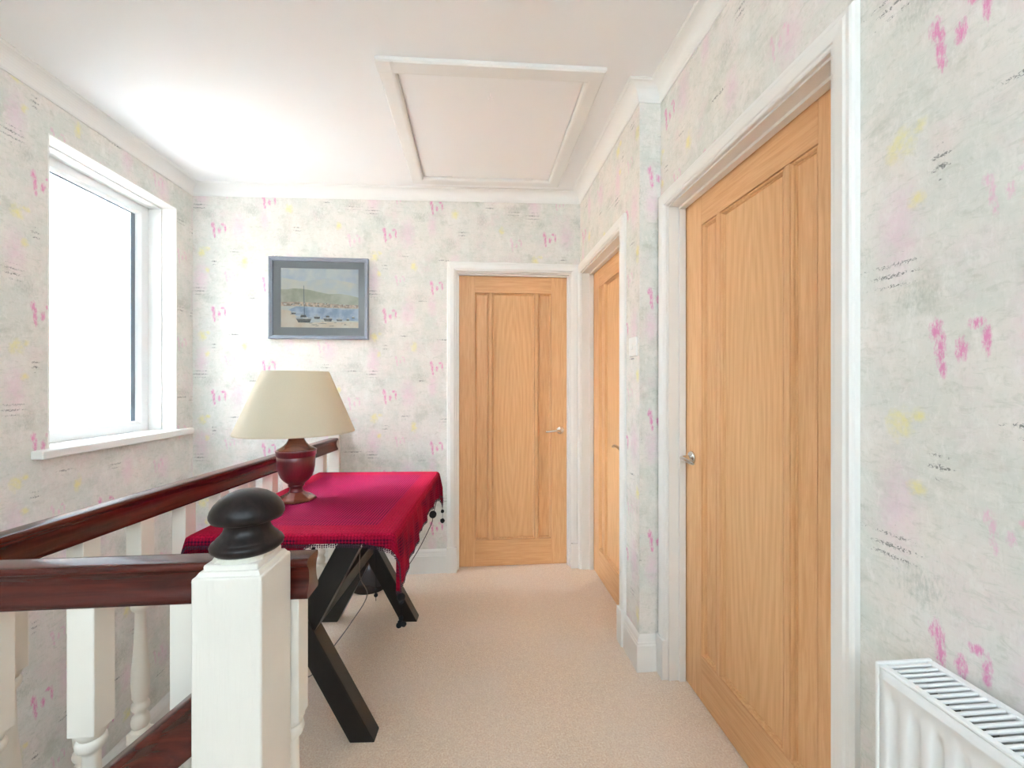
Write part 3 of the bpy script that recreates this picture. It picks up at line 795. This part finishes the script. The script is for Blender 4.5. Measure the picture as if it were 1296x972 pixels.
# dark bag on the carpet beyond the table legs
bg = thing('bag', 'small dark rounded bag on the carpet seen between the far table legs', 'bag', (-.640, 2.63, 0), .15)
bm = B()
b2 = bmesh.new(); bmesh.ops.create_uvsphere(b2, u_segments=32, v_segments=20, radius=1)
for v in b2.verts:
    z = v.co.z; w = 1 if z > 0 else 1.02
    v.co = Vector((v.co.x * .105 * w, v.co.y * .075 * w, .055 + (z * .115 if z > 0 else max(z, -.85) * .06)))
    v.co.x += .012 * math.sin(v.co.z * 30)
for f in b2.faces: f.smooth = True
join(bm, b2); 
for v in bm.verts: v.co.z = max(.038, v.co.z)
obj('body', bm, M['bag'], bg)
bm = B(); lathe(bm, [(0.0, .088), (.006, .098), (.03, .1045), (.05, .1050), (.058, .1035)], seg=36)
for v in bm.verts: v.co.y *= .74
obj('base', bm, M['bagbase'], bg)

# ------------------------------------------------------------------ lamp
lp = thing('table_lamp', 'table lamp with wide cream shade and dark red turned wooden urn on the red cloth', 'lamp', (-.770, 1.905, CZ + .0018), .25)
bm = B()
b2 = bmesh.new()
# octagonal-cornered foot
lathe(b2, [(0, .077), (.003, .080), (.009, .080), (.013, .076), (.018, .066), (.024, .052), (.030, .040), (.036, .032)], seg=8, smooth=False)
join(bm, b2); obj('foot', bm, M['lamp_foot'], lp)
bm = B()
lathe(bm, [(.036, .030), (.040, .0275), (.050, .025), (.058, .0262), (.0605, .031), (.0635, .0335), (.0665, .031), (.069, .031), (.075, .038), (.085, .050), (.099, .0610), (.120, .0695), (.145, .0740), (.168, .0755), (.1880, .0762), (.1900, .0745), (.1920, .0770), (.195, .0795), (.209, .0800), (.2115, .0812), (.216, .0812), (.2185, .0785)], seg=48)
obj('urn_body', bm, M['lamp_wood'], lp)
bm = B()
lathe(bm, [(.2182, .0780), (.223, .0720), (.229, .0600), (.237, .049), (.247, .040), (.259, .0335), (.272, .0300), (.296, .0285), (.299, .020), (.345, .011), (.40, .008), (.50, .007)], seg=40)
obj('neck', bm, M['lamp_foot'], lp)
m, nt, b = new_mat('cream_linen_shade'); k = NT(nt)
tc = k.n('ShaderNodeTexCoord').outputs['Object']
mp = k.n('ShaderNodeMapping'); k.put(mp.inputs[0], tc); mp.inputs['Scale'].default_value = (300, 300, 900)
cc = k.mix(k.noise(mp.outputs[0], 1, 2), rgb(216, 204, 180), rgb(232, 222, 200))
k.put(b.inputs['Base Color'], cc); b.inputs['Roughness'].default_value = .9
trn = k.n('ShaderNodeBsdfTranslucent'); k.put(trn.inputs['Color'], rgb(226, 196, 150))
mx = k.n('ShaderNodeMixShader'); mx.inputs[0].default_value = .22
nt.links.new(b.outputs[0], mx.inputs[1]); nt.links.new(trn.outputs[0], mx.inputs[2]); nt.links.new(mx.outputs[0], nt.nodes['Material Output'].inputs[0])
M['shade'] = m
sz0, sz1, sr0, sr1 = .292, .555, .238, .130
bm = B(); N = 96
R = []
for (z, r) in ((sz0 + .0002, sr0 - .003), (sz0, sr0), (sz0 + .006, sr0 - .0015), (sz1 - .006, sr1 + .003), (sz1, sr1), (sz1, sr1 - .002), (sz0 + .0002, sr0 - .003)):
    R.append([bm.verts.new((r * math.cos(2 * PI * i / N), r * math.sin(2 * PI * i / N), z)) for i in range(N)])
for a, c in zip(R, R[1:]):
    for i in range(N):
        f = bm.faces.new((a[i], a[(i + 1) % N], c[(i + 1) % N], c[i])); f.smooth = True
sh = obj('lamp_shade', bm, M['shade'], lp); sh['label'] = 'wide cream linen shade'
bm = B()
for i in range(3):
    a = i * 2 * PI / 3 + .3
    tube(bm, [(0, 0, .498), ((sr1 - .002) * math.cos(a), (sr1 - .002) * math.sin(a), sz1 - .008)], .0015, 6)
obj('shade_carrier', bm, M['chrome'], lp)

# ------------------------------------------------------------------ framed picture
pc_ = thing('picture', 'framed watercolour of beached boats and hills in a blue-grey frame on the end wall', 'picture', (-.9965, D, 1.794))
W2, H2, FT = .309, .262, .026
bm = B()
sweep(bm, [(-W2, -H2), (W2, -H2), (W2, H2), (-W2, H2), (-W2, -H2 + .00001)], [(0, 0), (0, .024), (.003, .027), (.010, .027), (.013, .022), (.022, .020), (.024, .014), (.024, 0)], lambda x, z, h: (x, -.001 - h, z), caps=False)
obj('frame', bm, M['frame_grey'], pc_)
mw, mh = W2 - .022, H2 - .022
# print window: bottom mount deeper than the top
wx0, wx1, wz0, wz1 = -.241, .243, -.186, .195
bm = B(); rect_box(bm, -mw, mw, -.008, -.004, -mh, wz0); rect_box(bm, -mw, mw, -.008, -.004, wz1, mh); rect_box(bm, -mw, wx0, -.008, -.004, wz0, wz1); rect_box(bm, wx1, mw, -.008, -.004, wz0, wz1)
obj('mount', bm, M['mount'], pc_)
def wash(name, c1, c2, sc=9):
    m, nt, b = new_mat(name); k = NT(nt); tc = k.n('ShaderNodeTexCoord').outputs['Object']
    k.put(b.inputs['Base Color'], k.mix(k.ramp(k.noise(tc, sc, 4, .6), .35, .65), c1, c2)); b.inputs['Roughness'].default_value = .9
    return m
wm = [wash('wash_sky', rgb(208, 214, 222), rgb(236, 234, 226), 6), wash('wash_hill', rgb(184, 184, 160), rgb(210, 206, 188), 10), wash('wash_town', rgb(236, 212, 190), rgb(168, 146, 128), 60),
      wash('wash_sea', rgb(156, 174, 198), rgb(208, 216, 226), 14), wash('wash_sand', rgb(236, 216, 194), rgb(244, 232, 216), 10), wash('wash_hull', rgb(84, 84, 86), rgb(140, 136, 128), 40),
      wash('wash_white', rgb(226, 226, 222), rgb(190, 196, 200), 30), wash('wash_mast', rgb(84, 96, 116), rgb(100, 112, 130), 30), wash('wash_skylow', rgb(232, 226, 212), rgb(214, 218, 220), 7)]
bm = B()
PW, PH = wx1 - wx0, wz1 - wz0
layer = [0]
def poly(pts, mi):
    layer[0] += 1
    yy = -.0042 - layer[0] * .00002
    f = bm.faces.new([bm.verts.new((wx0 + u * PW, yy, wz1 - v * PH)) for u, v in pts]); f.material_index = mi
poly([(0, 0), (1, 0), (1, 1), (0, 1)], 0)
poly([(0, .16), (.3, .22), (.6, .16), (1, .25), (1, 1), (0, 1)], 8)
poly([(0, .36), (.08, .36), (.16, .34), (.26, .345), (.36, .36), (.5, .40), (.62, .43), (.75, .42), (.88, .44), (1, .48), (1, .64), (0, .60)], 1)
poly([(0, .575), (.2, .565), (.5, .58), (.75, .60), (1, .61), (1, .67), (.6, .66), (.3, .64), (0, .64)], 2)
poly([(.10, .70), (.2, .645), (.45, .655), (.75, .675), (1, .665), (1, .88), (.55, .86), (.2, .80)], 3)
poly([(.62, .655), (.8, .675), (1, .665), (1, .675), (.8, .69)], 6)
poly([(0, .70), (.12, .72), (.22, .84), (.32, .92), (.6, .90), (1, .90), (1, 1), (0, 1)], 4)
for (u, v, w, h) in ((.29, .86, .24, .10), (.46, .82, .10, .06), (.60, .85, .14, .075), (.75, .86, .10, .045), (.86, .855, .05, .04), (.16, .755, .08, .035), (.93, .82, .05, .03)):
    poly([(u - w * .45, v - h * .35), (u + w * .45, v - h * .35), (u + w * .33, v + h * .55), (u - w * .28, v + h * .55)], 5)
    poly([(u - w * .45, v - h * .35), (u + w * .45, v - h * .35), (u + w * .42, v - h * .08), (u - w * .40, v - h * .08)], 6)
    poly([(u - w * .15, v - h * .75), (u + w * .12, v - h * .75), (u + w * .16, v - h * .33), (u - w * .18, v - h * .33)], 5 if w > .1 else 6)
poly([(.288, .29), (.294, .29), (.306, .83), (.297, .83)], 7)
poly([(.12, .775), (.3, .765), (.3, .77), (.12, .78)], 7)
for i in range(26):
    u = nr_.random() * .95; v = .585 + nr_.random() * .05; w = .008 + nr_.random() * .014
    poly([(u, v), (u + w, v - .002), (u + w, v + .014), (u, v + .014)], 6 if i % 3 else 5)
for i in range(16):
    u = .35 + nr_.random() * .6; v = .90 + nr_.random() * .07; w = .02 + nr_.random() * .06
    poly([(u, v), (u + w, v - .004), (u + w, v + .003), (u, v + .006)], 5 if i % 2 else 2)
obj('print', bm, wm, pc_)
m, nt, b = new_mat('picture_glass'); b.inputs['Base Color'].default_value = (1, 1, 1, 1)
nt.nodes.remove(b); k = NT(nt); t_ = k.n('ShaderNodeBsdfTransparent'); g_ = k.n('ShaderNodeBsdfGlossy'); g_.inputs['Roughness'].default_value = .03
fr_ = k.n('ShaderNodeFresnel'); mx = k.n('ShaderNodeMixShader'); nt.links.new(fr_.outputs[0], mx.inputs[0]); nt.links.new(t_.outputs[0], mx.inputs[1]); nt.links.new(g_.outputs[0], mx.inputs[2])
nt.links.new(mx.outputs[0], nt.nodes['Material Output'].inputs[0])
bm = B(); rect_box(bm, -mw, mw, -.0125, -.0105, -mh, mh)
obj('glass', bm, m, pc_)

# ------------------------------------------------------------------ radiator
rd = thing('radiator', 'white double panel radiator with slotted top grille on the right wall', 'radiator', (.735, .165, 0))
ry1, ry0 = .662, -.34
rx0, rx1, rz0, rz1 = .686, .786, .165, .766
def fluted(xf, sgn):
    bm = B(); ys = []; pitch = .0334; y = ry1 - .012
    prof = [(ry1, 0), (ry1 - .010, 0)]
    while y - pitch > ry0 + .012:
        prof += [(y, 0), (y - .004, .2), (y - .008, .9), (y - .011, 1), (y - .015, .9), (y - .019, .2), (y - .023, 0)]
        y -= pitch
    prof += [(ry0 + .01, 0), (ry0, 0)]
    rows = [(rz0, 0), (rz0 + .035, 0), (rz0 + .05, .6), (rz0 + .062, 1), (rz1 - .064, 1), (rz1 - .052, .6), (rz1 - .040, 0), (rz1 - .022, 0), (rz1 - .020, -.25), (rz1 - .016, -.25), (rz1 - .013, 0), (rz1 - .002, 0)]
    gv = [[bm.verts.new((xf + sgn * (.0105 * d * a if a > 0 else .004 * a), y, z)) for (y, d) in prof] if a >= 0 else [bm.verts.new((xf + sgn * .006 * a, y, z)) for (y, d) in prof] for (z, a) in rows]
    for i in range(len(rows) - 1):
        for j in range(len(prof) - 1):
            f = bm.faces.new((gv[i][j], gv[i][j + 1], gv[i + 1][j + 1], gv[i + 1][j])); f.smooth = True
    # back face closes it into a solid pressed panel
    xb = xf + sgn * .012
    q = [bm.verts.new((xb, yy, zz)) for yy, zz in ((ry1, rz0), (ry0, rz0), (ry0, rz1 - .002), (ry1, rz1 - .002))]
    bm.faces.new(q)
    bm.faces.new([gv[-1][j] for j in range(len(prof))] + [q[2], q[3]])
    bm.faces.new([gv[0][j] for j in range(len(prof))][::-1] + [q[0], q[1]])
    bm.faces.new([gv[i][0] for i in range(len(rows))] + [q[3], q[0]]); bm.faces.new([gv[i][-1] for i in range(len(rows))][::-1] + [q[1], q[2]])
    return bm
obj('front_panel', fluted(rx0, 1), M['rad'], rd, world=True)
bm = B(); rect_box(bm, rx1 - .012, rx1, ry0, ry1, rz0, rz1 - .002, .002)
obj('back_panel', bm, M['rad'], rd, world=True)
for yy in (ry1, ry0 - .007):
    bm = B(); rect_box(bm, rx0 - .002, rx1 + .001, yy, yy + .007, rz0 + .01, rz1 + .004, .0025, seg=3)
    obj('side_panel', bm, M['rad'], rd, world=True)
bm = B()
rect_box(bm, rx0 - .001, rx0 + .011, ry0, ry1, rz1 - .003, rz1 + .003, .0022); rect_box(bm, rx1 - .013, rx1 + .001, ry0, ry1, rz1 - .003, rz1 + .003, .0022)
y = ry1 - .006
while y > ry0 + .004:
    rect_box(bm, rx0 + .008, rx1 - .010, y - .0026, y + .0026, rz1 - .002, rz1 + .002, .0012); y -= .0113
obj('top_grille', bm, M['rad'], rd, world=True)
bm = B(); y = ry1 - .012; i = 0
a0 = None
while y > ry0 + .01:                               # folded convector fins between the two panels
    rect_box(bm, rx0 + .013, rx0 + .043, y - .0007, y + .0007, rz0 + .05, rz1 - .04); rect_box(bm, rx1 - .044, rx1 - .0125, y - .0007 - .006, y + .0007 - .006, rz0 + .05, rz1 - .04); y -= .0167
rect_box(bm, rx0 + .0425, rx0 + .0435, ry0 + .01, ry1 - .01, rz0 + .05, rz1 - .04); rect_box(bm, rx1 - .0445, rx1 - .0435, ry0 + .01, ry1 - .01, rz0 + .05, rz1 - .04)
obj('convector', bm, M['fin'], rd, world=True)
for yy in (.50, -.16):
    bm = B(); rect_box(bm, rx1 - .001, R1 - .0005, yy - .02, yy + .02, .30, .62, .001)
    obj('wall_bracket', bm, M['rad'], rd, world=True)
bm = B(); tube(bm, [(.735, ry1 - .04, -.002 + .004), (.735, ry1 - .04, rz0 + .01)], .0075, 12)
obj('pipe', bm, M['rad'], rd, world=True)

# ------------------------------------------------------------------ light switch
ls = thing('light_switch', 'white light switch on the wall corner beside the middle door', 'light switch', (R2, 1.848, 1.412))
bm = B(); rect_box(bm, R2 - .010, R2 - .0003, 1.805, 1.891, 1.369, 1.455, .002)
obj('plate', bm, M['plastic'], ls, world=True)
bm = B(); rect_box(bm, R2 - .0145, R2 - .009, 1.841, 1.855, 1.400, 1.424, .002)
obj('rocker', bm, M['plastic'], ls, world=True)

# ------------------------------------------------------------------ light, sky, camera
w = bpy.data.worlds.new('World'); bpy.context.scene.world = w; w.use_nodes = True
k = NT(w.node_tree); bgn = w.node_tree.nodes['Background']
# hazy bright sky, brightest towards the sun's side (left, high)
tc = k.n('ShaderNodeTexCoord').outputs['Generated']
vm = k.n('ShaderNodeVectorMath', operation='DOT_PRODUCT'); k.put(vm.inputs[0], tc); vm.inputs[1].default_value = Vector((-.93, .22, .24)).normalized()
glow = k.m('POWER', k.m('MAXIMUM', vm.outputs['Value'], 0.0), 3.0)
SKY, GLOW = .92, 0.0
k.put(bgn.inputs[0], k.mix(k.m('MULTIPLY', glow, .6), (.70, .87, 1.0, 1), (.70, .87, 1.0, 1)))
k.put(bgn.inputs[1], k.m('ADD', SKY, k.m('MULTIPLY', glow, GLOW)))
al = bpy.data.lights.new('daylight', 'AREA'); al.shape = 'RECTANGLE'; al.size = 2.0; al.size_y = 2.6; al.energy = 7500; al.color = (.69, .865, 1.0)
ao = bpy.data.objects.new('daylight', al); C.objects.link(ao); ao.location = (-4.6, 2.35, 3.9)
ao.rotation_euler = (Vector((LX, 2.3, 1.6)) - Vector(ao.location)).to_track_quat('-Z', 'Y').to_euler()
# added area lamp outside, aimed up through the window to brighten the ceiling
gl_ = bpy.data.lights.new('ceiling_fill', 'AREA'); gl_.shape = 'RECTANGLE'; gl_.size = 2.2; gl_.size_y = 2.2; gl_.energy = 3300; gl_.color = (.70, .87, 1.0)
go_ = bpy.data.objects.new('ceiling_fill', gl_); C.objects.link(go_); go_.location = (-4.6, 2.3, -.9)
go_.rotation_euler = (Vector((LX, 2.3, 1.6)) - Vector(go_.location)).to_track_quat('-Z', 'Y').to_euler()
cam = bpy.data.cameras.new('camera'); co = bpy.data.objects.new('camera', cam); C.objects.link(co)
co.location = (0, 0, H); co.rotation_euler = (PI / 2, 0, -math.atan(47 / 535))
cam.sensor_width = 36; cam.sensor_fit = 'HORIZONTAL'; cam.lens = 36 * 535 / 1296; cam.clip_start = .02
sc = bpy.context.scene
sc.camera = co
sc.view_settings.view_transform = 'Standard'; sc.view_settings.look = 'None'; sc.view_settings.gamma = 1; sc.view_settings.use_curve_mapping = False
sc.view_settings.exposure = 1.1
cy = sc.cycles
cy.use_denoising = True; cy.max_bounces = 10; cy.diffuse_bounces = 6; cy.glossy_bounces = 4; cy.transmission_bounces = 8; cy.transparent_max_bounces = 8
